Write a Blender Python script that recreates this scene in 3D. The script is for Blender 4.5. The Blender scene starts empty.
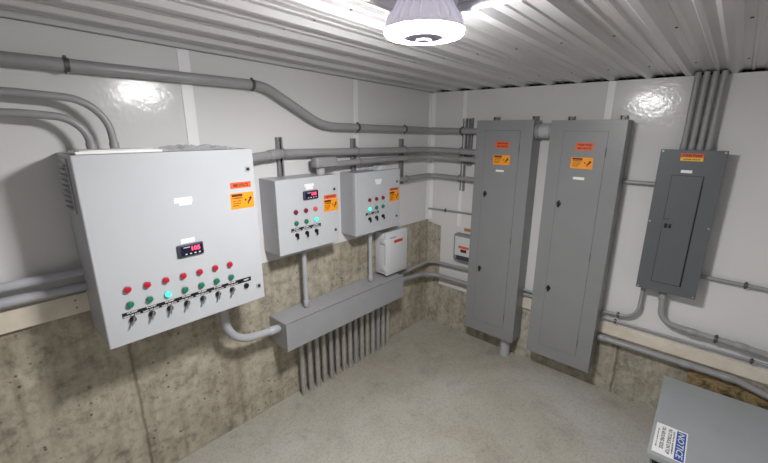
import bpy, bmesh, math, random
from mathutils import Vector, Matrix
random.seed(7)
C = bpy.context.scene.collection
PI = math.pi

# ------------------------------------------------------------------ materials
def lin(c):
    c = c / 255.0
    return c / 12.92 if c <= 0.04045 else ((c + 0.055) / 1.055) ** 2.4
def rgb(r, g, b): return (lin(r), lin(g), lin(b), 1.0)

class NT:
    def __init__(s, name):
        s.m = bpy.data.materials.new(name); s.m.use_nodes = True
        s.t = s.m.node_tree; s.n = s.t.nodes; s.b = s.n['Principled BSDF']
    def new(s, kind, **kw):
        n = s.n.new(kind)
        for k, v in kw.items(): setattr(n, k, v)
        return n
    def link(s, a, b): s.t.links.new(a, b)
    def val(s, sock, v):
        if isinstance(v, bpy.types.NodeSocket): s.link(v, sock)
        else: sock.default_value = v
    def coords(s, scale=(1, 1, 1), loc=(0, 0, 0)):
        tc = s.new('ShaderNodeTexCoord'); mp = s.new('ShaderNodeMapping')
        mp.inputs['Scale'].default_value = scale; mp.inputs['Location'].default_value = loc
        s.link(tc.outputs['Object'], mp.inputs['Vector']); return mp.outputs['Vector']
    def noise(s, vec, scale, detail=4, rough=.55, dist=0):
        n = s.new('ShaderNodeTexNoise'); s.link(vec, n.inputs['Vector'])
        n.inputs['Scale'].default_value = scale; n.inputs['Detail'].default_value = detail
        n.inputs['Roughness'].default_value = rough; n.inputs['Distortion'].default_value = dist
        return n.outputs['Fac']
    def ramp(s, fac, stops, interp='LINEAR'):
        r = s.new('ShaderNodeValToRGB'); s.link(fac, r.inputs['Fac']); e = r.color_ramp.elements
        r.color_ramp.interpolation = interp
        while len(e) < len(stops): e.new(0.5)
        for i, (p, c) in enumerate(stops):
            e[i].position = p; e[i].color = c if isinstance(c, tuple) else (c, c, c, 1)
        return r.outputs['Color']
    def mix(s, fac, a, b, mode='MIX'):
        m = s.new('ShaderNodeMix', data_type='RGBA', blend_type=mode)
        s.val(m.inputs[0], fac); s.val(m.inputs[6], a); s.val(m.inputs[7], b)
        return m.outputs[2]
    def math(s, op, a, b=0.0, c=0.0):
        m = s.new('ShaderNodeMath', operation=op)
        s.val(m.inputs[0], a); s.val(m.inputs[1], b); s.val(m.inputs[2], c); return m.outputs[0]
    def bump(s, h, strength=.2, dist=.01):
        b = s.new('ShaderNodeBump'); b.inputs['Strength'].default_value = strength
        b.inputs['Distance'].default_value = dist; s.link(h, b.inputs['Height'])
        s.link(b.outputs['Normal'], s.b.inputs['Normal'])

def flat(name, col, rough=.5, metal=0.0, emit=0.0, spec=.5):
    t = NT(name); t.b.inputs['Base Color'].default_value = col
    t.b.inputs['Roughness'].default_value = rough; t.b.inputs['Metallic'].default_value = metal
    t.b.inputs['Specular IOR Level'].default_value = spec
    if emit:
        t.b.inputs['Emission Color'].default_value = col; t.b.inputs['Emission Strength'].default_value = emit
    return t.m

def painted(name, col, rough=.35, var=.05, bscale=220, bstr=.12, spec=.5):
    t = NT(name); v = t.coords()
    n = t.noise(v, 5, 4); dark = tuple(c * (1 - var * 2) for c in col[:3]) + (1,)
    lite = tuple(min(1, c * (1 + var)) for c in col[:3]) + (1,)
    t.link(t.ramp(n, [(.3, dark), (.7, lite)]), t.b.inputs['Base Color'])
    t.b.inputs['Roughness'].default_value = rough
    t.b.inputs['Specular IOR Level'].default_value = spec
    t.bump(t.noise(v, bscale, 2), bstr, .002)
    return t.m

def concrete_wall(name, base, dark, light, seams, axis):
    t = NT(name); v = t.coords(); vs = t.coords((9, 9, 0.8))
    big = t.noise(v, 2.6, 8, .72, .8); fine = t.noise(v, 22, 6, .7); streak = t.noise(vs, 1.4, 5, .65)
    col = t.ramp(big, [(.30, dark), (.5, base), (.72, light)])
    col = t.mix(.38, col, t.ramp(streak, [(.32, rgb(120, 109, 92)), (.52, rgb(192, 184, 166)), (.75, rgb(216, 210, 196))]), 'MIX')
    col = t.mix(.55, col, t.ramp(fine, [(.34, .36), (.5, .9), (.62, 1.0)]), 'MULTIPLY')
    mott = t.noise(v, 9, 7, .75, .4)
    col = t.mix(.6, col, t.ramp(mott, [(.36, .42), (.47, .85), (.6, 1.0)]), 'MULTIPLY')
    pits = t.new('ShaderNodeTexVoronoi'); t.link(v, pits.inputs['Vector']); pits.inputs['Scale'].default_value = 22
    pitm = t.ramp(pits.outputs['Distance'], [(.08, 1.0), (.2, 0.0)])
    gate = t.ramp(t.noise(v, 4.1, 2), [(.5, 0.0), (.6, 1.0)])
    pm = t.math('MULTIPLY', pitm, gate)
    col = t.mix(t.math('MULTIPLY', pm, .8), col, rgb(62, 54, 44))
    # form-board seams at fixed places along the wall
    sx = t.new('ShaderNodeSeparateXYZ'); t.link(v, sx.inputs[0])
    wob = t.math('MULTIPLY', t.math('SUBTRACT', t.noise(v, 9, 3), .5), .03)
    acc = None
    for s in seams:
        d = t.math('ABSOLUTE', t.math('ADD', t.math('SUBTRACT', sx.outputs[axis], s), wob))
        k = t.ramp(d, [(.003, 1.0), (.011, 0.0)])
        acc = k if acc is None else t.math('MAXIMUM', acc, k)
    h = t.math('MULTIPLY', fine, .5)
    if acc is not None:
        col = t.mix(t.math('MULTIPLY', acc, .55), col, rgb(78, 72, 60))
        h = t.math('SUBTRACT', h, acc)
    h = t.math('SUBTRACT', h, pm)
    t.link(col, t.b.inputs['Base Color']); t.b.inputs['Roughness'].default_value = .85
    t.bump(h, .5, .008)
    return t.m

def floor_mat():
    t = NT('floor_concrete'); v = t.coords()
    big = t.noise(v, .9, 5, .6, .5); mid = t.noise(v, 5, 6, .7); fine = t.noise(v, 70, 4, .7)
    col = t.ramp(big, [(.33, rgb(164, 158, 144)), (.5, rgb(176, 172, 161)), (.66, rgb(186, 184, 179))])
    col = t.mix(.5, col, t.ramp(mid, [(.32, .62), (.48, .93), (.7, 1.0)]), 'MULTIPLY')
    col = t.mix(.5, col, t.ramp(fine, [(.33, .45), (.5, .9), (.7, 1.0)]), 'MULTIPLY')
    sp = t.ramp(t.noise(v, 14, 8, .85), [(.64, 0.0), (.70, 1.0)])
    gate = t.ramp(t.noise(v, 2.3, 2), [(.46, 0.0), (.58, 1.0)])
    col = t.mix(t.math('MULTIPLY', t.math('MULTIPLY', sp, gate), .75), col, rgb(70, 64, 52))
    t.link(col, t.b.inputs['Base Color'])
    t.link(t.ramp(big, [(.3, .75), (.7, .5)]), t.b.inputs['Roughness'])
    t.bump(mid, .25, .006)
    return t.m

def wall_white():
    t = NT('white_wall_sheet'); v = t.coords()
    n = t.noise(v, 1.1, 4)
    t.link(t.ramp(n, [(.3, rgb(213, 212, 213)), (.7, rgb(221, 220, 221))]), t.b.inputs['Base Color'])
    t.b.inputs['Roughness'].default_value = .15
    t.b.inputs['Specular IOR Level'].default_value = .3
    h = t.math('ADD', t.math('MULTIPLY', t.noise(v, 45, 3), .5), t.noise(v, 14, 2))
    t.bump(h, .2, .006)
    return t.m

def ceil_mat():
    t = NT('ribbed_steel_ceiling'); v = t.coords((.25, 1, 1))
    n = t.noise(v, 3.5, 4)
    t.link(t.ramp(n, [(.3, rgb(192, 191, 193)), (.7, rgb(210, 209, 212))]), t.b.inputs['Base Color'])
    t.b.inputs['Roughness'].default_value = .3; t.b.inputs['Metallic'].default_value = .15
    t.bump(t.noise(v, 12, 3), .08, .004)
    return t.m

def osb_mat():
    t = NT('stained_plywood'); v = t.coords((1, 3, 5))
    n = t.noise(v, 3, 6, .7, 1.0)
    t.link(t.ramp(n, [(.36, rgb(70, 60, 44)), (.46, rgb(128, 110, 76)), (.55, rgb(166, 146, 104)), (.64, rgb(120, 88, 66)), (.74, rgb(84, 70, 50))]), t.b.inputs['Base Color'])
    t.b.inputs['Roughness'].default_value = .8; t.bump(n, .3, .005)
    return t.m

def cream_board():
    t = NT('cream_board'); v = t.coords((1, 1, 1)); n = t.noise(v, 6, 4)
    t.link(t.ramp(n, [(.3, rgb(206, 196, 178)), (.7, rgb(226, 219, 205))]), t.b.inputs['Base Color'])
    t.b.inputs['Roughness'].default_value = .6
    return t.m

def digits_mat():
    return flat('red_digits', rgb(255, 60, 90), .5, 0, 3.0)

M = {
 'wall': wall_white(), 'ceiling': ceil_mat(), 'floor': floor_mat(), 'osb': osb_mat(), 'board': cream_board(), 'batten': flat('bright_seam_strip', rgb(236, 236, 238), .3),
 'conc_l': concrete_wall('concrete_left', rgb(176, 168, 150), rgb(132, 121, 103), rgb(206, 200, 185), [-2.748, -2.09, -1.3, -.62], 0),
 'conc_r': concrete_wall('concrete_right', rgb(182, 177, 163), rgb(142, 134, 118), rgb(208, 204, 192), [-.19, -1.822, -1.15], 1),
 'pvc': painted('grey_pvc', rgb(150, 150, 152), .38, .04, 60, .05),
 'pvc_light': painted('light_grey_pvc', rgb(176, 178, 184), .38, .04, 60, .05),
 'pvc_dirty': painted('scuffed_grey_pvc', rgb(168, 165, 160), .55, .16, 60, .1),
 'clamp': flat('dark_clamp', rgb(92, 91, 90), .4, .5),
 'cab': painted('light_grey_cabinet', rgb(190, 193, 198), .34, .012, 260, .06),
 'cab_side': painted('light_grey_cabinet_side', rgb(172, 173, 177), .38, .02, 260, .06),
 'white_plastic': painted('white_plastic', rgb(206, 208, 211), .4, .01, 200, .03),
 'panel': painted('grey_panel', rgb(135, 137, 139), .3, .02, 330, .3),
 'panel_edge': flat('grey_panel_gap', rgb(84, 86, 88), .5),
 'dark_panel': painted('slate_panel', rgb(90, 95, 99), .42, .02, 330, .12),
 'dark_panel_edge': flat('slate_panel_gap', rgb(48, 50, 53), .5),
 'trough': painted('trough_grey', rgb(156, 157, 161), .4, .03, 200, .08),
 'lid': painted('lid_grey', rgb(160, 165, 168), .45, .03, 200, .08),
 'black': flat('black_plastic', rgb(24, 24, 26), .35),
 'navy': flat('display_glass', rgb(18, 22, 48), .15),
 'bezel': flat('display_bezel', rgb(58, 62, 74), .35),
 'digits': digits_mat(),
 'red': flat('red_lens', rgb(168, 20, 44), .3, 0, .25),
 'red_pale': flat('pale_red_lens', rgb(206, 70, 76), .3, 0, .3),
 'red_dark': flat('dark_red_lens', rgb(120, 16, 44), .3, 0, .15),
 'green': flat('green_lens', rgb(20, 112, 84), .3, 0, .12),
 'green_on': flat('lit_green_lens', rgb(70, 235, 205), .3, 0, 1.0),
 'chrome': flat('brushed_steel', rgb(176, 176, 178), .3, .85),
 'galv': flat('galvanised_steel', rgb(142, 142, 144), .42, .25),
 'orange': flat('orange_red_label', rgb(226, 96, 48), .5),
 'amber': flat('amber_label', rgb(248, 156, 22), .5),
 'yellow': flat('yellow_label', rgb(236, 190, 52), .5),
 'rust': flat('brown_red_print', rgb(96, 24, 12), .6),
 'print': flat('black_print', rgb(38, 30, 28), .6),
 'paper': flat('white_label', rgb(240, 240, 240), .5),
 'white_print': flat('white_print', rgb(225, 225, 225), .6),
 'blue': flat('notice_blue', rgb(34, 82, 160), .5),
 'lamp_body': flat('lamp_body_soft_glow', rgb(208, 204, 216), .5, 0, .40),  # faint emission added so the unlit housing and fins look bright
 'lamp_glow': flat('lamp_glow', (1.0, .985, .97, 1), .5, 0, 400.0),
 'lamp_sensor': flat('lamp_sensor', rgb(176, 172, 192), .6, spec=.2),
 'plastic_bag': flat('grey_poly_bag', rgb(176, 178, 180), .2),
 'screw': flat('screw_head', rgb(120, 117, 116), .4, .3),
 'orange_brown': flat('orange_brown_tape', rgb(186, 122, 70), .6),
 'glove': painted('grey_meter_case', rgb(138, 142, 148), .5, .04),
 'void': flat('recess_shade', rgb(34, 31, 28), .9),  # near-black colour stands in for the shade inside gaps and openings
}

# ------------------------------------------------------------------ object helpers
ORG = {}
def empty(name, loc, label, cat, group=None):
    o = bpy.data.objects.new(name, None); C.objects.link(o); o.empty_display_size = .05
    o.location = loc; ORG[o.name] = Vector(loc)
    o['label'] = label; o['category'] = cat
    if group: o['group'] = group
    return o
def obj(name, bm, mat, parent=None, smooth=False, mats=None):
    """link ONE mesh object; bm is in world coordinates, moved to its parent's origin"""
    if parent is not None: org = ORG[parent.name]
    else:
        vs = [v.co for v in bm.verts]
        org = Vector(((min(v.x for v in vs) + max(v.x for v in vs)) / 2, (min(v.y for v in vs) + max(v.y for v in vs)) / 2, min(v.z for v in vs)))
    bmesh.ops.translate(bm, verts=bm.verts, vec=-org)
    bmesh.ops.recalc_face_normals(bm, faces=bm.faces)
    me = bpy.data.meshes.new(name); bm.to_mesh(me); bm.free()
    for m in (mats or [mat]): me.materials.append(m)
    if smooth:
        for p in me.polygons: p.use_smooth = True
        me.set_sharp_from_angle(angle=math.radians(38))
    o = bpy.data.objects.new(name, me); C.objects.link(o)
    if parent is not None: o.parent = parent
    else: o.location = org
    ORG[o.name] = org
    return o
def tag(o, label, cat, group=None):
    o['label'] = label; o['category'] = cat
    if group: o['group'] = group
    return o
def struct(name, bm, mat, **k):
    o = obj(name, bm, mat, **k); o['kind'] = 'structure'; return o

def add_box(bm, p0, p1, bevel=0.0, seg=2):
    x0, x1 = sorted((p0[0], p1[0])); y0, y1 = sorted((p0[1], p1[1])); z0, z1 = sorted((p0[2], p1[2]))
    r = bmesh.ops.create_cube(bm, size=1.0)
    vs = r['verts']
    for v in vs:
        v.co = Vector(((x0 + x1) / 2 + v.co.x * (x1 - x0), (y0 + y1) / 2 + v.co.y * (y1 - y0), (z0 + z1) / 2 + v.co.z * (z1 - z0)))
    if bevel > 0:
        es = list({e for v in vs for e in v.link_edges})
        bmesh.ops.bevel(bm, geom=es, offset=bevel, segments=seg, affect='EDGES', profile=.5, clamp_overlap=True)
def W(side, u, d, z):
    return Vector((u, -d, z)) if side == 'L' else Vector((-d, u, z))
def wbox(bm, side, u0, u1, d0, d1, z0, z1, bevel=0.0):
    add_box(bm, W(side, u0, d0, z0), W(side, u1, d1, z1), bevel)
def fillet(pts, rads, n=9):
    pts = [Vector(p) for p in pts]; out = [pts[0]]
    for i in range(1, len(pts) - 1):
        p, a, b = pts[i], pts[i - 1], pts[i + 1]; r = rads[i - 1] if isinstance(rads, (list, tuple)) else rads
        da, db = (a - p), (b - p); la, lb = da.length, db.length; da.normalize(); db.normalize()
        ang = da.angle(db)
        if ang > PI - .01 or r <= 0: out.append(p); continue
        t = min(r / math.tan(ang / 2), la * .5 if i > 1 else la * .98, lb * .5 if i < len(pts) - 2 else lb * .98)
        A, B = p + da * t, p + db * t
        rr = t * math.tan(ang / 2); c = p + (da + db).normalized() * (rr / math.sin(ang / 2))
        va, vb = A - c, B - c; tot = va.angle(vb)
        for k in range(n + 1):
            f = k / n
            out.append(c + (va * math.sin((1 - f) * tot) + vb * math.sin(f * tot)) / math.sin(tot))
    out.append(pts[-1]); return out
def add_tube(bm, path, r, sides=14, cap=True):
    path = [Vector(p) for p in path]; rings = []
    t0 = (path[1] - path[0]).normalized()
    nrm = t0.orthogonal().normalized()
    for i, p in enumerate(path):
        t = (path[min(i + 1, len(path) - 1)] - path[max(i - 1, 0)]).normalized()
        nrm = (nrm - t * nrm.dot(t)).normalized(); bn = t.cross(nrm)
        rr = r[i] if isinstance(r, (list, tuple)) else r
        rings.append([bm.verts.new(p + (nrm * math.cos(2 * PI * k / sides) + bn * math.sin(2 * PI * k / sides)) * rr) for k in range(sides)])
    for a, b in zip(rings, rings[1:]):
        for k in range(sides): bm.faces.new((a[k], a[(k + 1) % sides], b[(k + 1) % sides], b[k]))
    if cap: bm.faces.new(rings[0]); bm.faces.new(rings[-1])
def add_disc(bm, c, axis, r, h, sides=20, bev=0.0):
    """cylinder from c along axis by h, optional rounded outer end"""
    c = Vector(c); a = Vector(axis).normalized()
    if bev > 0: add_tube(bm, [c, c + a * (h - bev), c + a * (h - bev * .3), c + a * h], [r, r, r - bev * .35, r - bev], sides)
    else: add_tube(bm, [c, c + a * h], r, sides)
def add_lathe(bm, c, prof, sides=40, axis='Z'):
    rings = []
    for r, z in prof:
        rings.append([bm.verts.new(Vector(c) + Vector((r * math.cos(2 * PI * k / sides), r * math.sin(2 * PI * k / sides), z))) for k in range(sides)])
    for a, b in zip(rings, rings[1:]):
        for k in range(sides): bm.faces.new((a[k], a[(k + 1) % sides], b[(k + 1) % sides], b[k]))
def nrm(side): return Vector((0, -1, 0)) if side == 'L' else Vector((-1, 0, 0))
def text_bm(body, h, w, M4, ext=.0004, shear=0.0, bold=.034):
    """lettering as mesh; box w x h centred on M4's origin"""
    cu = bpy.data.curves.new('lettering_curve', 'FONT'); cu.body = body; cu.align_x = 'CENTER'; cu.align_y = 'CENTER'
    cu.extrude = .001; cu.offset = bold; cu.resolution_u = 2; cu.shear = shear
    to = bpy.data.objects.new('lettering_tmp', cu); C.objects.link(to)
    dg = bpy.context.evaluated_depsgraph_get(); me = bpy.data.meshes.new_from_object(to.evaluated_get(dg))
    bm = bmesh.new(); bm.from_mesh(me)
    bpy.data.objects.remove(to); bpy.data.meshes.remove(me); bpy.data.curves.remove(cu)
    xs = [v.co.x for v in bm.verts]; ys = [v.co.y for v in bm.verts]
    cx, cy = (min(xs) + max(xs)) / 2, (min(ys) + max(ys)) / 2
    sx, sy = w / (max(xs) - min(xs)), h / (max(ys) - min(ys))
    for v in bm.verts: v.co = M4 @ Vector(((v.co.x - cx) * sx, (v.co.y - cy) * sy, ext if v.co.z > 0 else 0))
    return bm
def merge(bms):
    out = bmesh.new()
    for b in bms:
        me = bpy.data.meshes.new('m'); b.to_mesh(me); b.free(); out.from_mesh(me); bpy.data.meshes.remove(me)
    return out
def wallframe(side, u, d, z):
    n = nrm(side); up = Vector((0, 0, 1)); x = up.cross(n)
    m = Matrix.Identity(4)
    for i in range(3): m[i][0], m[i][1], m[i][2] = x[i], up[i], n[i]
    m.translation = W(side, u, d, z); return m
def letterings(parent, side, groups, mat, d):
    for g in groups: lettering(parent, side, g, mat, d)
def lettering(parent, side, lines, mat, d):
    """lines: (text, centre u, centre z, height, width) -> one lettering mesh"""
    obj('lettering', merge([text_bm(t, h, w, wallframe(side, u, d, z)) for t, u, z, h, w in lines]), mat, parent)

# signs shared by the cabinets and panels
def voltage_label(root, side, u0, u1, z0, z1, d, two):
    bm = bmesh.new(); wbox(bm, side, u0, u1, d - .0005, d + .001, z0, z1)
    s = obj('voltage_label', bm, M['orange'], root); s['label'] = 'orange voltage label'
    uc, w, h = (u0 + u1) / 2, abs(u1 - u0), z1 - z0
    if two: L = [('THREE PHASE', uc, z0 + h * .72, h * .26, w * .8), ('480 VOLTS', uc, z0 + h * .28, h * .26, w * .78)]
    else: L = [('480 VOLTS', uc, z0 + h * .5, h * .55, w * .74)]
    lettering(s, side, L, M['rust'], d + .001)
def warning_label(root, side, u0, u1, z0, z1, d):
    bm = bmesh.new(); wbox(bm, side, u0, u1, d - .0005, d + .001, z0, z1)
    s = obj('warning_label', bm, M['amber'], root); s['label'] = 'amber warning label'
    sg = 1 if side == 'L' else -1
    w, h = abs(u1 - u0), z1 - z0; ul = min(u0, u1) if side == 'L' else max(u0, u1)
    U = lambda f: ul + sg * f * w
    bars = bmesh.new(); wbox(bars, side, U(.06), U(.52), d + .001, d + .0014, z0 + h * .78, z0 + h * .94)
    obj('header_band', bars, M['rust'], s)
    lettering(s, side, [('WARNING', U(.29), z0 + h * .68, h * .11, w * .44), ('ARC FLASH', U(.26), z0 + h * .50, h * .075, w * .36),
        ('AND SHOCK', U(.26), z0 + h * .36, h * .075, w * .36), ('HAZARD', U(.22), z0 + h * .22, h * .075, w * .28)], M['print'], d + .001)
    # pictograms: a burst with an arrow, and a hand with a bolt
    pg = bmesh.new()
    def poly(pts):
        n = nrm(side); vs = [pg.verts.new(W(side, U(a), d + .0012, z0 + b * h)) for a, b in pts]; pg.faces.new(vs)
    st = []
    for k in range(12):
        r = .10 if k % 2 == 0 else .045
        st.append((.64 + r * math.cos(k * PI / 6) * h / w, .52 + r * math.sin(k * PI / 6)))
    poly(st); poly([(.72, .40), (.80, .36), (.93, .60), (.88, .66)]); poly([(.78, .60), (.83, .68), (.90, .74), (.86, .56)])
    poly([(.70, .30), (.80, .44), (.76, .28), (.82, .30), (.74, .18), (.76, .26)])
    obj('hazard_symbol', pg, M['print'], s)
def blank_label(root, side, u0, u1, z0, z1, d, name='name_plate', txt=None):
    bm = bmesh.new(); wbox(bm, side, u0, u1, d - .0005, d + .001, z0, z1)
    s = obj(name, bm, M['paper'], root); return s

def latch(root, side, u, z, d, sq=.03, dark=False):
    bm = bmesh.new(); wbox(bm, side, u - sq / 2, u + sq / 2, d - .001, d + .003, z - sq / 2, z + sq / 2, .001)
    l = obj('latch', bm, M['cab_side'], root)
    b = bmesh.new(); add_disc(b, W(side, u, d + .003, z), nrm(side), .0085, .004, 14)
    obj('latch_core', b, M['black'], l, smooth=True)
def pilot(root, side, u, z, d, mat, r=.0145, label=None):
    bm = bmesh.new(); add_disc(bm, W(side, u, d - .001, z), nrm(side), r + .0025, .005, 20, .0015)
    b = obj('indicator_light', bm, M['chrome'], root, smooth=True)
    if label: b['label'] = label
    l = bmesh.new(); add_disc(l, W(side, u, d + .003, z), nrm(side), r, .013, 20, .005)
    obj('lens', l, mat, b, smooth=True)
def selector(root, side, u, z, d, ang=-25, r=.0145):
    n = nrm(side); bm = bmesh.new(); add_disc(bm, W(side, u, d - .001, z), n, r, .012, 20, .003)
    b = obj('selector_switch', bm, M['black'], root, smooth=True)
    a = math.radians(ang); l = bmesh.new()
    x = Vector((1, 0, 0)) if side == 'L' else Vector((0, -1, 0))
    dr = (x * math.sin(a) + Vector((0, 0, -math.cos(a)))); pr = dr.cross(n)
    c = W(side, u, d + .010, z)
    q = [c - dr * .012 + pr * .004, c - dr * .012 - pr * .004, c + dr * .023 - pr * .0045, c + dr * .028, c + dr * .023 + pr * .0045]
    v0 = [l.verts.new(p) for p in q]; v1 = [l.verts.new(p + n * .012) for p in q]
    l.faces.new(v0); l.faces.new(v1[::-1])
    for i in range(5): l.faces.new((v0[i], v0[(i + 1) % 5], v1[(i + 1) % 5], v1[i]))
    obj('lever', l, M['chrome'] if r > .0143 else M['black'], b)
def meter(root, side, u0, u1, z0, z1, d):
    bm = bmesh.new(); wbox(bm, side, u0, u1, d - .001, d + .014, z0, z1, .012)
    h = obj('temperature_display', bm, M['bezel'], root, smooth=True)
    f = bmesh.new(); wbox(f, side, u0 + .014, u1 - .008, d + .013, d + .0155, z0 + .008, z1 - .008, .003)
    obj('display_face', f, M['navy'], h)
    w, hh = u1 - u0, z1 - z0
    lettering(h, side, [('105', u0 + w * .68, z0 + hh * .62, hh * .34, w * .32)], M['digits'], d + .0156)
    for i in range(4):
        k = bmesh.new(); wbox(k, side, u0 + w * (.26 + i * .17), u0 + w * (.33 + i * .17), d + .015, d + .017, z0 + hh * .2, z0 + hh * .28)
        obj('display_button', k, M['white_print'], h)
    k = bmesh.new(); wbox(k, side, u0 + w * .22, u0 + w * .46, d + .015, d + .0162, z0 + hh * .74, z0 + hh * .79)
    obj('display_caption', k, M['white_print'], h)
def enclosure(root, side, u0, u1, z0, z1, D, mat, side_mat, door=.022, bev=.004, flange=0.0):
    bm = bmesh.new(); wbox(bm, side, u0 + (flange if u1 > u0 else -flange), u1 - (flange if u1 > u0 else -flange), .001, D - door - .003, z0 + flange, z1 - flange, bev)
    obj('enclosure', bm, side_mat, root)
    dm = bmesh.new(); wbox(dm, side, u0, u1, D - door, D, z0, z1, bev)
    d = obj('door', dm, mat, root)
    g = bmesh.new(); e = .004 if u1 > u0 else -.004
    wbox(g, side, u0 + e, u1 - e, D - door - .003, D - door, z0 + .004, z1 - .004)
    obj('gasket', g, M['black'], root)
    return d

# ------------------------------------------------------------------ the room
XB, YB = -4.3, -3.45        # walls behind the camera
def cz(x, y): return 2.404 - .030 * x + .008 * y
def poly_bm(pts, thick):
    """extrude polygon pts (world) by vector thick"""
    bm = bmesh.new(); v0 = [bm.verts.new(p) for p in pts]; v1 = [bm.verts.new(Vector(p) + Vector(thick)) for p in pts]
    bm.faces.new(v0); bm.faces.new(v1[::-1]); n = len(pts)
    for i in range(n): bm.faces.new((v0[i], v0[(i + 1) % n], v1[(i + 1) % n], v1[i]))
    return bm
bm = bmesh.new(); add_box(bm, (XB - .2, YB - .2, -.12), (.2, .2, 0)); struct('floor', bm, M['floor'])
def topz(x, y): return cz(x, y) - .003
LW = 1.175    # lower edge of the white sheet, left wall
struct('wall_left', poly_bm([(XB, 0, LW), (.001, 0, 1.148), (.001, 0, topz(0, 0)), (XB, 0, topz(XB, 0))], (0, .1, 0)), M['wall'])
o = struct('wall_left_foundation', poly_bm([(XB, .004, 0), (.004, .004, 0), (.004, .004, 1.1475), (XB, .004, LW)], (0, .16, 0)), M['conc_l'])
struct('wall_right', poly_bm([(0, -.165, .48), (0, -.165, 1.10), (0, .1, 1.14), (0, .1, topz(0, 0)), (0, YB, topz(0, YB)), (0, YB, .48)], (.1, 0, 0)), M['wall'])
bm = bmesh.new(); add_box(bm, (.004, YB, 0), (.16, .1, .48)); add_box(bm, (.004, -.166, .4801), (.16, .1, 1.12))
struct('wall_right_foundation', bm, M['conc_r'])
bm = bmesh.new(); add_box(bm, (XB - .1, YB - .1, 0), (XB, .2, 2.6)); struct('wall_back', bm, M['wall'])
bm = bmesh.new(); add_box(bm, (XB, YB - .1, 0), (.2, YB, 2.6)); struct('wall_front', bm, M['wall'])
# ribbed steel ceiling: ribs run along x
prof = []
y = 0.12; RP = .2155; r0 = -.897 + RP * 5
ys = []
k = 0
while r0 - k * RP > YB - .3:
    yc = r0 - k * RP
    ys += [(yc + .034, 0), (yc + .014, -.021), (yc - .014, -.021), (yc - .034, 0)]
    for f in (.36, .64):
        ym = yc - RP * f
        ys += [(ym + .012, 0), (ym + .006, -.0055), (ym - .006, -.0055), (ym - .012, 0)]
    k += 1
bm = bmesh.new(); NX = 2; xs = [XB - .15, .06]
rows = [[bm.verts.new((x, yy, cz(x, yy) + .018 + dz)) for yy, dz in ys] for x in xs]
top = [[bm.verts.new((x, yy, cz(x, yy) + .03 + 0)) for yy in (ys[0][0], ys[-1][0])] for x in xs]
for i in range(len(ys) - 1): bm.faces.new((rows[0][i], rows[0][i + 1], rows[1][i + 1], rows[1][i]))
bm.faces.new((top[0][0], top[0][1], top[1][1], top[1][0]))
ceiling = struct('ceiling', bm, M['ceiling'])
# dark box painted as the shade in the gap between ceiling ribs and the right wall
bm = bmesh.new(); add_box(bm, (.101, YB, 2.36), (.16, .2, 2.50)); struct('trim_1', bm, M['void'])
# battens and edge boards
def batten(n, side, u, w, z0, z1, d=.006, mat='batten'):
    bm = bmesh.new(); wbox(bm, side, u - w / 2, u + w / 2, .0, d, z0, z1, .002); return struct('trim_%d' % n, bm, M[mat])
batten(2, 'L', -2.292, .062, LW, topz(-2.3, 0) - .002)
batten(3, 'L', -1.025, .045, LW, topz(-1.02, 0) - .002)
batten(4, 'R', -.372, .042, 1.13, topz(0, -.37) - .002)
batten(5, 'R', -1.55, .05, .60, topz(0, -1.55) - .002)
bm = bmesh.new(); add_box(bm, (-.05, -.006, 1.15), (-.0005, -.0005, 2.39), .001); add_box(bm, (-.006, -.05, 1.15), (-.0005, -.0065, 2.39), .001)
struct('trim_6', bm, M['batten'])
bm = bmesh.new(); wbox(bm, 'L', XB + .01, -2.0, .0, .022, 1.171, 1.272, .003); bl = struct('trim_7', bm, M['board'])
for dz in (1.205, 1.243):
    for x in (-2.955, -3.75):
        b = bmesh.new(); add_disc(b, (x, -.022, dz), (0, -1, 0), .0045, .0015, 10); obj('screw', b, M['screw'], bl)
bm = bmesh.new(); wbox(bm, 'R', -1.06, YB + .01, .0, .02, .497, .588, .003); struct('trim_8', bm, M['board'])
bm = bmesh.new(); wbox(bm, 'R', -.166, -1.06, .0, .008, .46, .50, .002); struct('trim_9', bm, M['wall'])
# ceiling screws
for xr in (-3.05, -2.14, -1.22, -.36):
    k = 0
    while r0 - k * RP > YB + .1:
        yc = r0 - k * RP - .055
        if yc < -.1:
            b = bmesh.new(); zz = cz(xr, yc) + .018; add_disc(b, (xr, yc, zz), (0, 0, -1), .0052, .004, 8)
            obj('ceiling_screw', b, M['screw'], ceiling)
        k += 1

# ------------------------------------------------------------------ control cabinets (left wall)
b0, b1, bz0, bz1, bD = -2.905, -2.114, 1.072, 1.953, .326
root = empty('control_cabinet', W('L', -2.51, 0, bz0), 'largest light grey control cabinet with seven red and seven green lights', 'control cabinet')
enclosure(root, 'L', b0, b1, bz0, bz1, bD, M['cab'], M['cab_side'], .02, .005)
bm = bmesh.new()     # side louver
add_box(bm, (b0 - .006, -.235, 1.70), (b0 - .0005, -.10, 1.935), .002)
for i in range(9):
    z = 1.715 + i * .0235
    add_box(bm, (b0 - .02, -.222, z), (b0 - .005, -.113, z + .011), .004)
obj('side_vent', bm, M['cab_side'], root, smooth=True)
latch(root, 'L', -2.153, 1.846, bD); latch(root, 'L', -2.148, 1.158, bD)
voltage_label(root, 'L', -2.26, -2.142, 1.747, 1.779, bD, False)
warning_label(root, 'L', -2.266, -2.132, 1.634, 1.721, bD)
blank_label(root, 'L', -2.545, -2.461, 1.707, 1.733, bD); blank_label(root, 'L', -2.525, -2.466, 1.694, 1.707, bD)
blank_label(root, 'L', -2.541, -2.474, 1.503, 1.526, bD)
meter(root, 'L', -2.566, -2.438, 1.433, 1.499, bD)
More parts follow.
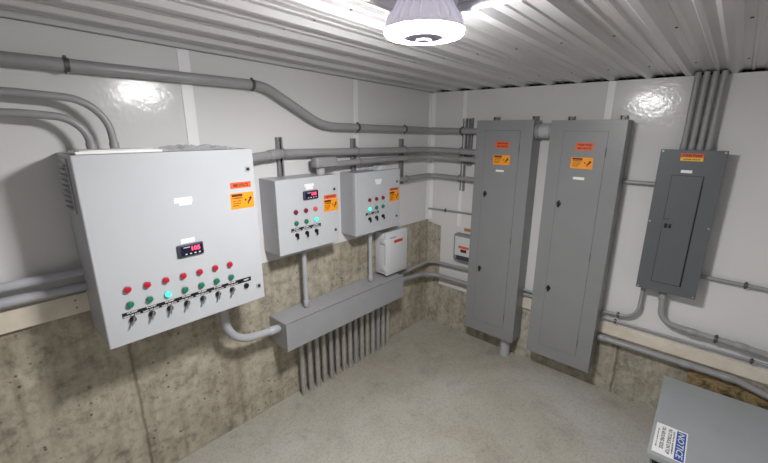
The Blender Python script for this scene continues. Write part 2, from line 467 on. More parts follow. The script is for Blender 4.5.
for i in range(7):
    u = -2.7975 + i * .0813
    pilot(root, 'L', u, 1.341 - i * .001, bD, M['red'], label='red indicator light')
    on = (i == 2)
    pilot(root, 'L', u, 1.266 - i * .001, bD, M['green_on'] if on else M['green'], label='glowing green indicator light' if on else 'green indicator light')
    selector(root, 'L', u, 1.190 - i * .001, bD, -22 + (i % 3) * 6)
bm = bmesh.new(); wbox(bm, 'L', -2.836, -2.193, bD - .0005, bD + .0012, 1.205, 1.230); s = obj('legend_strip', bm, M['black'], root)
letterings(s, 'L', [[('PUMP', -2.7935 + i * .0813, 1.2245, .0075, .042), ('HAND OFF AUTO', -2.7975 + i * .0813, 1.2105, .0085, .068)] for i in range(7)] +
           [[('RESET', -2.222, 1.2175, .009, .03)]], M['white_print'], bD + .0012)
bm = bmesh.new(); add_disc(bm, W('L', -2.226, bD - .001, 1.182), nrm('L'), .0145, .012, 20, .003); obj('reset_button', bm, M['black'], root, smooth=True)

root = empty('control_cabinet', W('L', -1.654, 0, 1.246), 'middle-sized grey control cabinet with a lit display and three red lights', 'control cabinet')
d = .195
enclosure(root, 'L', -1.909, -1.399, 1.246, 1.745, d, M['cab'], M['cab_side'], .018, .004)
latch(root, 'L', -1.436, 1.643, d, .024); latch(root, 'L', -1.434, 1.342, d, .024)
meter(root, 'L', -1.709, -1.584, 1.596, 1.657, d)
blank_label(root, 'L', -1.69, -1.612, 1.684, 1.703, d); blank_label(root, 'L', -1.68, -1.62, 1.663, 1.684, d)
voltage_label(root, 'L', -1.53, -1.415, 1.579, 1.606, d, False); warning_label(root, 'L', -1.534, -1.405, 1.488, 1.575, d)
for i in range(3):
    u = -1.772 + .081 * i
    pilot(root, 'L', u, 1.525, d, (M['red_dark'], M['red_dark'], M['red_pale'])[i], label=('dark red indicator light', 'dark red indicator light', 'bright red indicator light')[i])
    pilot(root, 'L', u, 1.449, d, (M['green'], M['green'], M['green_on'])[i], label=('green indicator light', 'green indicator light', 'glowing green indicator light')[i])
    selector(root, 'L', u, 1.368, d, 0, .014)
bm = bmesh.new(); wbox(bm, 'L', -1.813, -1.567, d - .0005, d + .0012, 1.392, 1.416); s = obj('legend_strip', bm, M['black'], root)
letterings(s, 'L', [[('PUMP', -1.772 + i * .081, 1.4095, .0075, .04), ('HAND OFF AUTO', -1.772 + i * .081, 1.398, .008, .066)] for i in range(3)], M['white_print'], d + .0012)

root = empty('control_cabinet', W('L', -.946, 0, 1.234), 'smaller grey control cabinet with no display, nearest the room corner', 'control cabinet')
d = .179
enclosure(root, 'L', -1.209, -.684, 1.234, 1.733, d, M['cab'], M['cab_side'], .018, .004)
latch(root, 'L', -.727, 1.628, d, .024); latch(root, 'L', -.727, 1.328, d, .024)
blank_label(root, 'L', -.995, -.915, 1.648, 1.669, d); blank_label(root, 'L', -.985, -.925, 1.626, 1.648, d)
voltage_label(root, 'L', -.818, -.707, 1.555, 1.577, d, False); warning_label(root, 'L', -.822, -.695, 1.463, 1.55, d)
for i in range(3):
    u = -1.061 + .0785 * i
    pilot(root, 'L', u, 1.511, d, M['red_dark'], label='dark red indicator light')
    pilot(root, 'L', u, 1.438, d, (M['green_on'], M['green'], M['green'])[i], label=('glowing green indicator light', 'green indicator light', 'green indicator light')[i])
    selector(root, 'L', u, 1.357, d, 12 if i == 2 else 0, .014)
bm = bmesh.new(); wbox(bm, 'L', -1.102, -.95, d - .0005, d + .0012, 1.386, 1.408); s = obj('legend_strip', bm, M['black'], root)
letterings(s, 'L', [[('PUMP', -1.061 + i * .0785 - (.006 if i == 1 else -.004), 1.4025, .0075, .036), ('HAND OFF AUTO', -1.061 + i * .0785 - (.006 if i == 1 else -.004), 1.391, .0075, .06)] for i in range(2)], M['white_print'], d + .0012)

# white hinged junction box
root = empty('junction_box', W('L', -.677, 0, .775), 'white plastic junction box with a small orange label above the wireway', 'junction box')
bm = bmesh.new(); wbox(bm, 'L', -.815, -.538, .001, .118, .783, 1.175, .012); obj('enclosure', bm, M['white_plastic'], root, smooth=True)
bm = bmesh.new(); wbox(bm, 'L', -.822, -.532, .119, .154, .777, 1.182, .014); dr = obj('door', bm, M['white_plastic'], root, smooth=True)
bm = bmesh.new(); wbox(bm, 'L', -.795, -.560, .152, .158, .805, 1.155, .004); obj('door_panel', bm, M['white_plastic'], dr, smooth=True)
for z in (.848, 1.100):
    bm = bmesh.new(); wbox(bm, 'L', -.831, -.8155, .085, .140, z - .024, z + .024, .003); obj('hinge', bm, M['white_plastic'], root, smooth=True)
bm = bmesh.new(); wbox(bm, 'L', -.731, -.610, .1575, .159, 1.071, 1.100); s = obj('voltage_label', bm, M['orange'], root); s['label'] = 'orange voltage label'
lettering(s, 'L', [('120 VOLTS', -.67, 1.0855, .014, .095)], M['rust'], .159)
bm = text_bm('CONTROL', .012, .085, wallframe('L', -.745, .158, 1.128)); obj('lettering', bm, M['print'], root)

# literature and bags left on top of the cabinets
bm = bmesh.new(); add_box(bm, (-2.885, -.315, 1.9545), (-2.56, -.16, 1.966), .002)
add_box(bm, (-2.87, -.310, 1.9665), (-2.60, -.17, 1.970), .001)
tag(obj('document_folder', bm, M['paper']), 'thin white folder lying on top of the largest cabinet', 'folder')
def crumple(name, x0, x1, y0, y1, z, amp, mat, label, cat, seed):
    rnd = random.Random(seed); bm = bmesh.new(); nx, ny = 16, 8; g = []
    for i in range(nx + 1):
        row = []
        for j in range(ny + 1):
            fx, fy = i / nx, j / ny; edge = min(1, 4 * min(fx, 1 - fx, fy, 1 - fy) + .1)
            row.append(bm.verts.new((x0 + (x1 - x0) * fx + rnd.uniform(-.006, .006), y0 + (y1 - y0) * fy + rnd.uniform(-.006, .006), z + .002 + amp * edge * (.35 + .65 * rnd.random()))))
        g.append(row)
    for i in range(nx):
        for j in range(ny): bm.faces.new((g[i][j], g[i + 1][j], g[i + 1][j + 1], g[i][j + 1]))
    ext = bmesh.ops.extrude_face_region(bm, geom=bm.faces[:])
    for v in ext['geom']:
        if isinstance(v, bmesh.types.BMVert): v.co.z = z + .001
    return tag(obj(name, bm, mat), label, cat)
crumple('plastic_bag', -2.55, -2.19, -.29, -.06, 1.954, .024, M['plastic_bag'], 'crumpled grey plastic bag on top of the largest cabinet', 'bag', 3)
crumple('plastic_bag', -.95, -.72, -.15, -.03, 1.734, .032, M['white_plastic'], 'crumpled clear plastic bag on top of the smallest control cabinet', 'bag', 5)

# ------------------------------------------------------------------ wireway trough and floor stubs
root = empty('wireway_trough', W('L', -1.288, 0, .551), 'long grey steel wireway trough below the control cabinets', 'wireway')
bm = bmesh.new(); wbox(bm, 'L', -1.914, -.662, .001, .213, .551, .758, .003); obj('trough_body', bm, M['trough'], root)
bm = bmesh.new(); wbox(bm, 'L', -1.917, -.659, .2135, .2165, .551, .763, .001); wbox(bm, 'L', -1.917, -.659, .19, .2165, .7585, .763, .001)
obj('cover', bm, M['trough'], root)
for u in (-1.62, -1.28, -.95):
    b = bmesh.new(); add_disc(b, W('L', u, .197, .763), (0, 0, 1), .005, .002, 10); obj('screw', b, M['screw'], root)
stub_labels = ['leftmost', 'second', 'third', 'fourth', 'fifth, darker', 'sixth', 'seventh', 'eighth', 'ninth', 'tenth', 'eleventh', 'twelfth', 'thirteenth', 'fourteenth', 'fifteenth, rightmost']
stubs = []
for i in range(15):
    x = -1.700 + i * .0716
    if i == 0:
        bm = bmesh.new(); add_tube(bm, [(x, -.058, 0), (x, -.058, .5505)], .0195, 16)
        p = obj('conduit_stub', bm, M['pvc_dirty'], smooth=True)
    else:
        p = stubs[0].copy(); C.objects.link(p); p.location.x = x; p.location.y += random.uniform(-.004, .004)
        if i in (4, 8, 12):
            p.data = stubs[0].data.copy(); p.data.materials[0] = M['pvc']
    tag(p, '%s of fifteen vertical grey conduits rising from floor into the wireway' % stub_labels[i], 'conduit', 'conduits under the wireway')
    stubs.append(p)

# ------------------------------------------------------------------ conduit runs
def run(name, label, path, rads, r, mat='pvc', clamps=(), couplings=(), cat='conduit', group=None, ends=(), cmat='clamp'):
    pts = fillet(path, rads); bm = bmesh.new(); add_tube(bm, pts, r)
    c = [Vector(path[0])]; root = empty(name, path[0], label, cat, group)
    obj('pipe', bm, M[mat], root, smooth=True)
    def at(p):      # nearest point and direction on the run
        p = Vector(p); best = None
        for a, b in zip(pts, pts[1:]):
            L = (b - a).length
            if L < 1e-6: continue
            t = max(0, min(1, (p - a).dot(b - a) / L / L)); q = a + (b - a) * t
            if best is None or (q - p).length < best[0]: best = ((q - p).length, q, (b - a).normalized())
        return best[1], best[2]
    for p in clamps:
        q, t = at(p); b = bmesh.new(); add_tube(b, [q - t * .010, q + t * .010], r * 1.07 + .001, 14)
        side = Vector((0, 1, 0)) if abs(q.y) < abs(q.x) else Vector((1, 0, 0))
        w = t.cross(side).normalized()
        for s in (-1, 1):
            e = q + w * s * (r * 1.07 + .003) + side * 0
            add_box(b, e - Vector((.006, .006, .006)), e + Vector((.006, .006, .006)), .001)
        obj('pipe_clamp', b, M[cmat], root, smooth=True)
    for p in couplings:
        q, t = at(p); b = bmesh.new(); add_tube(b, [q - t * r * 1.5, q - t * r * 1.4, q + t * r * 1.4, q + t * r * 1.5], [r * 1.12, r * 1.2, r * 1.2, r * 1.12], 14)
        obj('coupling', b, M[mat], root, smooth=True)
    return root
run('conduit', 'topmost large grey conduit high along the left wall with an offset bend',
    [(XB + .02, -.07, 2.352), (-3.0, -.07, 2.327), (-1.86, -.07, 2.314), (-1.415, -.07, 2.079), (-.36, -.07, 2.055), (-.07, -.07, 2.048), (-.07, -.595, 2.040)], [.0, .30, .50, 0, .26], .0275,
    clamps=[(-2.816, -.07, 2.325), (-1.94, -.07, 2.31), (-1.075, -.07, 2.07), (-.50, -.07, 2.058), (-.07, -.392, 2.04)])
run('conduit', 'upper of the paired grey conduits between the largest cabinet and the corner',
    [(-2.108, -.12, 1.877), (-1.76, -.055, 1.901), (-.45, -.06, 1.874), (-.07, -.07, 1.866), (-.07, -.602, 1.856)], [.4, 0, .24], .029,
    clamps=[(-1.747, -.07, 1.89), (-1.074, -.07, 1.88), (-.475, -.07, 1.87), (-.07, -.392, 1.86)], couplings=[(-1.82, -.08, 1.89)], cmat='galv')
root = run('conduit', 'lower of the paired conduits, starting at a fitting above the middle cabinet',
    [(-1.335, -.095, 1.806), (-1.05, -.085, 1.809), (-.5, -.08, 1.808), (-.12, -.08, 1.803), (-.085, -.602, 1.789)], [0, 0, .2], .023,
    clamps=[(-1.074, -.09, 1.81), (-.475, -.08, 1.81), (-.08, -.392, 1.80)], cmat='galv')
root = empty('elbow_fitting', (-1.43, -.1, 1.745), 'grey elbow conduit fitting standing on top of the middle cabinet', 'conduit fitting')
bm = bmesh.new(); add_box(bm, (-1.545, -.150, 1.790), (-1.345, -.072, 1.866), .022, 3); obj('body', bm, M['pvc'], root, smooth=True)
bm = bmesh.new(); add_tube(bm, [(-1.475, -.1, 1.7455), (-1.475, -.1, 1.80)], .031, 18); obj('hub', bm, M['pvc_light'], root, smooth=True)
bm = bmesh.new(); add_box(bm, (-1.50, -.154, 1.800), (-1.37, -.1505, 1.857), .002); obj('cover_plate', bm, M['pvc'], root)
run('conduit', 'lowest of the stacked conduits, leaving the small cabinet\'s side for the corner',
    [(-.683, -.075, 1.618), (-.3, -.075, 1.622), (-.075, -.075, 1.620), (-.075, -.602, 1.612)], [0, .22], .022,
    clamps=[(-.468, -.075, 1.62), (-.075, -.392, 1.61)], cmat='galv')
run('conduit', 'very thin grey conduit on the right wall above the meter box',
    [(-.03, -.02, 1.268), (-.018, -.06, 1.268), (-.018, -.602, 1.282)], [0], .0085, clamps=[(-.018, -.22, 1.27)])
run('conduit', 'upper of two curved conduits rounding the corner beside the junction box',
    [(-.66, -.07, .70), (-.40, -.07, .70), (-.21, -.07, .708), (-.05, -.07, .712), (-.05, -.602, .731)], [0, 0, .17], .0165, couplings=[(-.615, -.07, .7)])
run('conduit', 'lower thicker curved conduit rounding the corner from the wireway end',
    [(-.66, -.08, .645), (-.42, -.08, .625), (-.08, -.08, .590), (-.065, -.602, .583)], [.3, .2], .0235, couplings=[(-.60, -.08, .643)])
run('conduit', 'outer of two arched grey conduits entering the largest cabinet\'s top',
    [(XB + .02, -.12, 2.205), (-3.0, -.12, 2.198), (-2.71, -.12, 2.178), (-2.700, -.12, 1.9535)], [.3, .17], .0165, mat='pvc', couplings=[(-2.700, -.12, 1.972)])
run('conduit', 'inner of two arched grey conduits entering the largest cabinet\'s top',
    [(XB + .02, -.12, 2.122), (-3.0, -.12, 2.118), (-2.80, -.12, 2.100), (-2.788, -.12, 1.9535)], [.3, .14], .0165, mat='pvc', couplings=[(-2.788, -.12, 1.972)])
run('conduit', 'upper horizontal grey conduit meeting the largest cabinet\'s left side',
    [(XB + .02, -.055, 1.395), (-3.2, -.055, 1.394), (-2.906, -.055, 1.392)], 0, .0215, mat='pvc_light')
run('conduit', 'lower horizontal grey conduit just above the cream board at left',
    [(XB + .02, -.055, 1.325), (-3.2, -.055, 1.324), (-2.906, -.055, 1.318)], 0, .0215, mat='pvc_light')
run('conduit', 'bent grey conduit from the largest cabinet\'s underside into the wireway end',
    [(-2.300, -.15, 1.0715), (-2.292, -.15, .752), (-1.915, -.12, .700)], [.20], .0255, mat='pvc_light', couplings=[(-1.962, -.12, .705)])
run('conduit', 'vertical grey conduit from the middle cabinet down to the wireway',
    [(-1.650, -.09, 1.2455), (-1.652, -.09, .7635)], 0, .0175, mat='pvc_light', couplings=[(-1.652, -.09, .79)])
run('conduit', 'vertical grey conduit from the smallest control cabinet to the wireway',
    [(-.963, -.09, 1.2335), (-.963, -.09, .7635)], 0, .0175, mat='pvc_light', couplings=[(-.963, -.09, .79)])

# struts
def strut(side, u, z0, z1, label):
    bm = bmesh.new(); w = .0205
    wbox(bm, side, u - w, u - w + .003, .0003, .028, z0, z1); wbox(bm, side, u + w - .003, u + w, .0003, .028, z0, z1)
    wbox(bm, side, u - w + .003, u - .0085, .0255, .028, z0, z1); wbox(bm, side, u + .0085, u + w - .003, .0255, .028, z0, z1)
    root = empty('strut_channel', W(side, u, 0, z0), label, 'strut channel', 'strut channels')
    obj('channel', bm, M['galv'], root)
    b = bmesh.new(); wbox(b, side, u - w + .003, u + w - .003, .0003, .004, z0, z1); obj('channel_back', b, M['galv'], root)
    k = 0
    while z0 + .03 + k * .05 < z1 - .1:
        b = bmesh.new(); wbox(b, side, u - .006, u + .006, .004, .0048, z0 + .015 + k * .05, z0 + .043 + k * .05, .0); obj('slot', b, M['void'], root); k += 1
    for z in (z1 - .035, z1 - .085):
        b = bmesh.new(); add_disc(b, W(side, u, .004, z), nrm(side), .0075, .012, 10); obj('bolt', b, M['chrome'], root)
strut('L', -1.748, 1.748, 2.005, 'short steel strut channel on the wall left of the conduit fitting')
strut('L', -1.074, 1.736, 1.987, 'steel strut channel behind the conduits above the smallest control cabinet')
strut('L', -.475, 1.568, 1.975, 'steel strut channel on the left wall nearest the corner')
strut('R', -.392, 1.49, 2.155, 'longest steel strut channel on the right wall beside the corner')
strut('R', -.452, 1.73, 2.155, 'steel strut channel between the long strut and the tall panel')

# ------------------------------------------------------------------ panels on the right wall
def tall_panel(u0, u1, z0, z1, D, du0, du1, dz0, dz1, lu, labs, label, tabs):
    root = empty('breaker_panel', W('R', (u0 + u1) / 2, 0, z0), label, 'breaker panel', 'tall grey breaker panels')
    bm = bmesh.new(); wbox(bm, 'R', u0, u1, .001, D - .004, z0, z1, .002); obj('enclosure', bm, M['panel'], root)
    bm = bmesh.new(); wbox(bm, 'R', u0 + .004, u1 - .004, D - .0035, D, z0 - .004, z1 + .004, .001); obj('cover', bm, M['panel'], root)
    bm = bmesh.new(); wbox(bm, 'R', du0, du1, D - .0003, D + .0006, dz0, dz1); obj('door_gap', bm, M['panel_edge'], root)
    e = .0022
    bm = bmesh.new(); wbox(bm, 'R', du0 - e, du1 + e, D - .0005, D + .0018, dz0 + e, dz1 - e, .0005); dr = obj('door', bm, M['panel'], root)
    for z in (dz0 + .12, (dz0 + dz1) / 2 - .04, dz1 - .14):
        bm = bmesh.new(); add_tube(bm, [W('R', du1 + .001, D + .002, z - .03), W('R', du1 + .001, D + .002, z + .03)], .003, 8); obj('hinge', bm, M['panel_edge'], root)
    for z in lu[1]:
        bm = bmesh.new(); add_disc(bm, W('R', lu[0], D + .001, z), nrm('R'), .017, .006, 18, .002)
        wbox(bm, 'R', lu[0] - .008, lu[0] + .008, D + .006, D + .014, z - .026, z + .026, .003)
        obj('latch', bm, M['black'], root, smooth=True)
    voltage_label(root, 'R', labs[0][0], labs[0][1], labs[0][2], labs[0][3], D + .0018, True)
    warning_label(root, 'R', labs[1][0], labs[1][1], labs[1][2], labs[1][3], D + .0018)
    blank_label(root, 'R', labs[2][0], labs[2][1], labs[2][2], labs[2][3], D + .0018)
    for u in tabs:
        bm = bmesh.new()
        wbox(bm, 'R', u - .021, u - .017, .001, .045, z1 + .001, z1 + .034); wbox(bm, 'R', u + .017, u + .021, .001, .045, z1 + .001, z1 + .034)
        wbox(bm, 'R', u - .017, u + .017, .001, .004, z1 + .001, z1 + .034)
        add_disc(bm, W('R', u, .004, z1 + .017), nrm('R'), .009, .03, 10)
        obj('mounting_bracket', bm, M['galv'], root)
    return root
tall_panel(-.606, -1.087, .205, 2.127, .175, -.688, -.992, .309, 2.051, (-.722, (1.517, .827)),
    [(-.786, -.905, 1.908, 1.962), (-.775, -.922, 1.774, 1.853), (-.805, -.878, 1.715, 1.731)],
    'left of two tall grey breaker panels, nearer the corner, with pipe beneath', (-.705, -1.042))
tall_panel(-1.224, -1.713, .201, 2.120, .175, -1.318, -1.612, .298, 2.048, (-1.343, (1.510, .813)),
    [(-1.410, -1.530, 1.913, 1.967), (-1.392, -1.541, 1.783, 1.864), (-1.421, -1.498, 1.703, 1.722)],
    'right of two tall grey breaker panels, beside the smaller slate panel', (-1.315, -1.658))
root = empty('conduit_nipple', (-.09, -1.156, 2.047), 'short thick grey conduit joining the two tall panels near their tops', 'conduit')
bm = bmesh.new(); add_tube(bm, [(-.09, -1.088, 2.047), (-.09, -1.223, 2.047)], .057, 24); obj('pipe', bm, M['pvc_light'], root, smooth=True)
for y in (-1.103, -1.208):
    bm = bmesh.new(); add_tube(bm, [(-.09, y - .014, 2.047), (-.09, y + .014, 2.047)], .064, 24); obj('locknut', bm, M['pvc'], root, smooth=True)
root = empty('conduit_stub', (-.069, -.985, 0), 'thick grey pipe rising from floor into the left tall panel', 'conduit')
bm = bmesh.new(); add_tube(bm, [(-.072, -.985, 0), (-.072, -.985, .204)], .045, 24); obj('pipe', bm, M['pvc_light'], root, smooth=True)
bm = bmesh.new(); add_tube(bm, [(-.072, -.985, .145), (-.072, -.985, .203)], .052, 24); obj('coupling', bm, M['pvc_light'], root, smooth=True)

# smaller slate panel
u0, u1, z0, z1, D = -1.917, -2.249, .981, 1.937, .13
root = empty('breaker_panel', W('R', -2.083, 0, z0), 'small dark slate breaker panel with four conduits rising to the ceiling', 'breaker panel')
bm = bmesh.new(); wbox(bm, 'R', u0 - .014, u1 + .014, .001, D - .004, z0 + .001, z1 - .014, .002); obj('enclosure', bm, M['dark_panel'], root)
bm = bmesh.new(); wbox(bm, 'R', u0, u1, D - .0035, D, z0, z1, .0015); obj('cover', bm, M['dark_panel'], root)
bm = bmesh.new(); wbox(bm, 'R', -1.998, -2.163, D - .0003, D + .0007, 1.046, 1.778); obj('door_gap', bm, M['dark_panel_edge'], root)
bm = bmesh.new(); wbox(bm, 'R', -2.001, -2.156, D - .0005, D + .003, 1.050, 1.775, .001); obj('door', bm, M['dark_panel'], root)
bm = bmesh.new(); wbox(bm, 'R', -2.1565, -2.163, D - .0005, D + .0035, 1.049, 1.74); obj('door_pull_edge', bm, M['black'], root)
bm = bmesh.new(); wbox(bm, 'R', -1.999, -2.058, D + .0025, D + .005, 1.405, 1.487, .002)
lt = obj('latch', bm, M['dark_panel'], root)
bm = bmesh.new(); wbox(bm, 'R', -2.012, -2.027, D + .0045, D + .011, 1.43, 1.462, .003); wbox(bm, 'R', -2.034, -2.048, D + .0045, D + .008, 1.432, 1.46, .003); obj('latch_slide', bm, M['black'], lt)
bm = bmesh.new(); wbox(bm, 'R', -1.999, -2.03, D + .0025, D + .0045, 1.4875, 1.491); obj('latch_slot', bm, M['black'], lt)
for (u, z) in ((-1.93, 1.925), (-2.236, 1.925), (-1.928, 1.462), (-2.236, 1.46), (-1.93, .993), (-2.236, .993)):
    bm = bmesh.new(); add_disc(bm, W('R', u, D, z), nrm('R'), .0065, .003, 12, .001); obj('screw', bm, M['chrome'], root)
bm = bmesh.new(); wbox(bm, 'R', -2.026, -2.139, D - .0005, D + .001, 1.890, 1.915); s = obj('voltage_label', bm, M['orange'], root); s['label'] = 'red over yellow voltage label'
lettering(s, 'R', [('THREE PHASE', -2.082, 1.903, .014, .098)], M['rust'], D + .001)
bm = bmesh.new(); wbox(bm, 'R', -2.026, -2.139, D - .0005, D + .001, 1.869, 1.8898); s = obj('voltage_label', bm, M['yellow'], root); s['label'] = 'yellow lower half of the voltage label'
lettering(s, 'R', [('120/208 VOLTS', -2.082, 1.879, .009, .085)], M['rust'], D + .001)
blank_label(root, 'R', -2.041, -2.098, 1.794, 1.812, D)

names = ['leftmost', 'second from left', 'third from left', 'rightmost']
for i in range(4):
    y = -2.022 - i * .042; yt = y - .002
    zt = cz(-.05, y) + .008
    run('conduit', '%s of four grey conduits from the slate panel to the ceiling' % names[i], [(-.052, y, 1.923), (-.050, yt, zt)], 0, .0165,
        mat='pvc', couplings=[(-.052, y, 1.949)], group='conduits from the slate panel to the ceiling')

run('conduit', 'short thin grey conduit joining the right tall panel and slate panel', [(-.035, -1.714, 1.70), (-.035, -1.9305, 1.70)], 0, .0145)
run('conduit', 'thin grey conduit leaving the slate panel\'s right side', [(-.03, -2.2355, 1.119), (-.03, YB + .02, 1.106)], 0, .0125, clamps=[(-.03, -2.47, 1.116)], couplings=[(-.03, -2.253, 1.119)])
run('conduit', 'curved thin conduit from the slate panel\'s underside to the right tall panel',
    [(-.05, -1.955, .9805), (-.05, -1.952, .705), (-.035, -1.714, .685)], [.11], .0125, clamps=[(-.04, -1.83, .70)], couplings=[(-.05, -1.955, .955)])
run('conduit', 'thick grey conduit curving from the slate panel\'s underside along the wall',
    [(-.06, -2.072, .9805), (-.06, -2.088, .745), (-.06, -2.25, .729), (-.06, -2.50, .722), (-.06, YB + .02, .66)], [.16, .2, .6], .020,
    clamps=[(-.06, -2.396, .72)], couplings=[(-.06, -2.27, .728), (-.06, -2.52, .72), (-.06, -2.074, .93)])
run('conduit', 'thinnest grey conduit running just above the cream board at right',
    [(-.03, -1.714, .632), (-.03, YB + .02, .628)], 0, .0095, clamps=[(-.03, -1.817, .63), (-.03, -2.587, .625)])
run('conduit', 'thick grey conduit running below the cream board at right',
    [(-.05, -1.714, .470), (-.05, -2.54, .474), (-.05, -2.76, .42), (-.05, YB + .02, .12)], [0, .5], .0215,
    clamps=[], couplings=[(-.05, -2.50, .478), (-.05, -2.279, .476), (-.05, -1.745, .47)])
run('conduit', 'upper short thin conduit crossing the gap between the tall panels', [(-.035, -1.088, .678), (-.035, -1.223, .674)], 0, .0105)
run('conduit', 'lower short thin conduit crossing the gap between the tall panels', [(-.03, -1.088, .632), (-.03, -1.223, .630)], 0, .0095)

# meter box by the corner
root = empty('meter_box', W('R', -.48, 0, .818), 'small grey meter box with a white face, half hidden by a tall panel', 'meter box')
bm = bmesh.new(); wbox(bm, 'R', -.370, -.600, .0003, .075, .818, 1.072, .005); obj('case', bm, M['glove'], root)
bm = bmesh.new(); wbox(bm, 'R', -.388, -.588, .0755, .083, .862, 1.052, .003); f = obj('face_plate', bm, M['white_plastic'], root)
bm = bmesh.new(); wbox(bm, 'R', -.43, -.545, .0835, .0845, .938, .962); obj('label_stripe', bm, M['orange'], f)
bm = bmesh.new(); wbox(bm, 'R', -.455, -.52, .0835, .0848, .90, .93); obj('label_mark', bm, M['rust'], f)
bm = bmesh.new(); wbox(bm, 'R', -.415, -.570, .0755, .095, .824, .858, .003); obj('terminal_cover', bm, M['bezel'], root)
bm = bmesh.new(); wbox(bm, 'R', -.44, -.59, .001, .012, 1.098, 1.125, .002); tag(obj('wall_tag', bm, M['orange_brown']), 'small orange brown strip on the wall above the meter box', 'tag')

# plywood offcut behind the steel box
root = bmesh.new(); add_box(root, (-.018, -3.3, .02), (-.001, -2.30, .435), .002)
tag(obj('plywood_board', root, M['osb']), 'stained brown plywood board against the right wall behind the steel box', 'board')

# ------------------------------------------------------------------ grey floor box with notice
A = Vector((-.166, -2.183, 0)); B = Vector((-1.025, -2.212, 0)); ax = (B - A).normalized(); ay = Vector((ax.y, -ax.x, 0)) * 1
if ay.y > 0: ay = -ay
LN = (B - A).length; WD = .82; TZ = .40
def FB(a, b, z): return A + ax * a + ay * b + Vector((0, 0, z))
def fbox(bm, a0, a1, b0_, b1_, z0, z1, bev=0.0):
    t = bmesh.new(); add_box(t, (a0, b0_, z0), (a1, b1_, z1), bev)
    for v in t.verts: v.co = FB(v.co.x, v.co.y, v.co.z)
    me = bpy.data.meshes.new('t'); t.to_mesh(me); t.free(); bm.from_mesh(me); bpy.data.meshes.remove(me)
root = empty('equipment_box', FB(LN / 2, WD / 2, 0), 'large grey steel box on the floor with a blue and white notice', 'equipment box')
bm = bmesh.new(); fbox(bm, .02, LN - .02, .02, WD - .02, .0, TZ - .035, .003); obj('body', bm, M['lid'], root)
bm = bmesh.new(); fbox(bm, 0, LN, 0, WD, TZ - .032, TZ, .003); obj('lid', bm, M['lid'], root)
bm = bmesh.new()
for i in range(7): fbox(bm, LN - .0195, LN - .012, .10, WD - .10, .06 + i * .04, .075 + i * .04, .001)
obj('front_vent', bm, M['void'], root)
bm = bmesh.new(); fbox(bm, LN - .021, LN - .010, .03, .30, TZ - .09, TZ - .05, .004); obj('handle_recess', bm, M['void'], root)
s0, s1, t0, t1 = LN - .295, LN - .028, .0165, .160
bm = bmesh.new(); fbox(bm, s0, s1, t0, t1, TZ - .0003, TZ + .0008); st = obj('notice_label', bm, M['paper'], root); st['label'] = 'white notice label with a blue band'
bm = bmesh.new(); fbox(bm, s0 + .012, s1 - .006, t1 - .048, t1 - .006, TZ + .0007, TZ + .0012); obj('blue_band', bm, M['blue'], st)
def topframe(a, b):
    m = Matrix.Identity(4); x, y, z = ax, ay, Vector((0, 0, 1))
    for i in range(3): m[i][0], m[i][1], m[i][2] = x[i], y[i], z[i]
    m.translation = FB(a, b, TZ + .0009); return m
sc = (s0 + s1) / 2
mt = topframe(sc, t1 - .027); mt.translation.z = TZ + .0012
obj('lettering', text_bm('NOTICE', .030, .225, mt, shear=.2, bold=.012), M['white_print'], st)
obj('lettering', merge([text_bm('ELECTRICAL EQUIPMENT', .008, .20, topframe(sc, t1 - .060)),
    text_bm('NO STORAGE ON TOP', .018, .222, topframe(sc, t0 + .066), bold=.014), text_bm('OR AROUND SIDES', .018, .198, topframe(sc - .012, t0 + .037), bold=.014),
    text_bm('KEEP AREA CLEAR AT ALL TIMES', .005, .17, topframe(sc, t0 + .014))]), M['print'], st)

# ------------------------------------------------------------------ ceiling lamp
LX, LY, LZ = -2.10, -1.469, 2.362
root = empty('ceiling_lamp', (LX, LY, LZ - .02), 'round white glowing ceiling lamp with a finned housing', 'ceiling lamp')
zc = cz(LX, LY) + .012
bm = bmesh.new(); add_lathe(bm, (LX, LY, LZ), [(.0, zc - LZ), (.085, zc - LZ), (.09, .065), (.098, .05), (.115, .024), (.130, .013), (.131, .004), (.0, .004)], 48)  # outer lip added to keep the ring's light off the ceiling
obj('housing', bm, M['lamp_body'], root, smooth=True)
bm = bmesh.new()
for k in range(24):
    a = 2 * PI * k / 24; ca, sa = math.cos(a), math.sin(a); tx = Vector((-sa, ca, 0)) * .003; rd = Vector((ca, sa, 0))
    pr = [(.086, zc - LZ - .01), (.104, .062), (.118, .045), (.129, .013), (.110, .013), (.085, .05)]
    c = Vector((LX, LY, LZ))
    f0 = [bm.verts.new(c + rd * r + Vector((0, 0, z)) + tx) for r, z in pr]; f1 = [bm.verts.new(c + rd * r + Vector((0, 0, z)) - tx) for r, z in pr]
    bm.faces.new(f0); bm.faces.new(f1[::-1])
    for i in range(len(pr)): bm.faces.new((f0[i], f0[(i + 1) % 6], f1[(i + 1) % 6], f1[i]))
obj('cooling_fins', bm, M['lamp_body'], root)
bm = bmesh.new(); add_lathe(bm, (LX, LY, LZ), [(.1265, .0035), (.1285, -.001), (.128, -.006), (.123, -.012), (.112, -.0155), (.090, -.0165), (.068, -.0165), (.0665, -.012), (.0665, .0035)], 48)
obj('lens_ring', bm, M['lamp_glow'], root, smooth=True)
bm = bmesh.new(); add_lathe(bm, (LX, LY, LZ), [(.0, -.0185), (.062, -.0185), (.066, -.017), (.066, .0035), (.0, .0035)], 32)
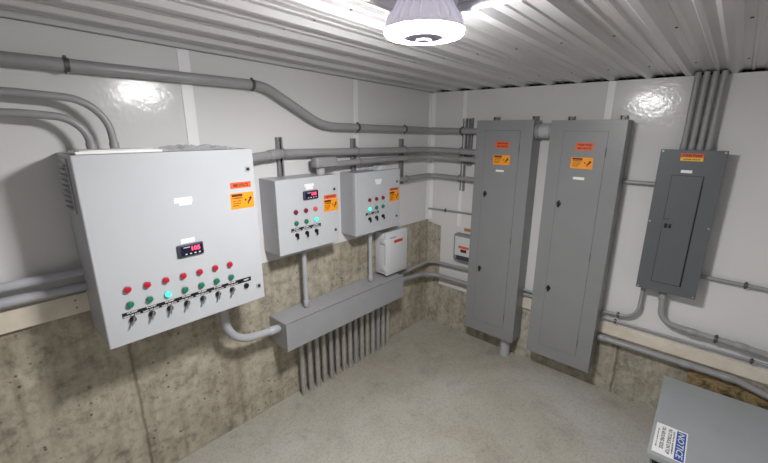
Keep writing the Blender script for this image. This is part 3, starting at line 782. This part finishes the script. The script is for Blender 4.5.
obj('motion_sensor', bm, M['lamp_sensor'], root, smooth=True)
bm = bmesh.new(); add_disc(bm, (LX, LY, LZ - .0185), (0, 0, -1), .026, .010, 20, .006); obj('sensor_dome', bm, M['lamp_sensor'], root, smooth=True)
root = run('ceiling_conduit', 'light grey conduit along the ceiling leading away from the lamp',
    [(LX + .05, LY - .10, 2.428), (LX + .06, LY - .24, 2.424), (LX + .10, YB + .02, 2.412)], [.2], .014, mat='pvc_light')

# ------------------------------------------------------------------ light and world
w = bpy.data.worlds.new('room_air'); bpy.context.scene.world = w; w.use_nodes = True
w.node_tree.nodes['Background'].inputs[0].default_value = (.02, .02, .022, 1); w.node_tree.nodes['Background'].inputs[1].default_value = 1.0

# ------------------------------------------------------------------ camera (fitted to the photograph)
yaw, pitch, roll, fpx = 0.74283, 0.26222, -0.00184, 380.37676
cp, sp, cy, sy = math.cos(pitch), math.sin(pitch), math.cos(yaw), math.sin(yaw)
f = Vector((cy * cp, sy * cp, -sp)); r = Vector((sy, -cy, 0)); d = f.cross(r)
cr, sr = math.cos(roll), math.sin(roll)
r2, d2 = cr * r + sr * d, -sr * r + cr * d
cam = bpy.data.cameras.new('camera'); co = bpy.data.objects.new('camera', cam); C.objects.link(co)
mw = Matrix.Identity(4)
for i in range(3): mw[i][0], mw[i][1], mw[i][2] = r2[i], -d2[i], -f[i]
mw.translation = (-3.19371, -2.29824, 2.05638); co.matrix_world = mw
cam.sensor_fit = 'HORIZONTAL'; cam.sensor_width = 36.0; cam.lens = fpx / 768 * 36; cam.clip_start = .02
sc_ = bpy.context.scene; sc_.camera = co
sc_.view_settings.view_transform = 'Standard'; sc_.view_settings.look = 'None'
sc_.view_settings.exposure = 0.0; sc_.view_settings.gamma = 1.0
try:
    sc_.cycles.use_denoising = True; sc_.cycles.denoiser = 'OPENIMAGEDENOISE'
    sc_.cycles.max_bounces = 10; sc_.cycles.diffuse_bounces = 7; sc_.cycles.caustics_reflective = False
    sc_.cycles.sample_clamp_indirect = 6.0
except Exception: pass
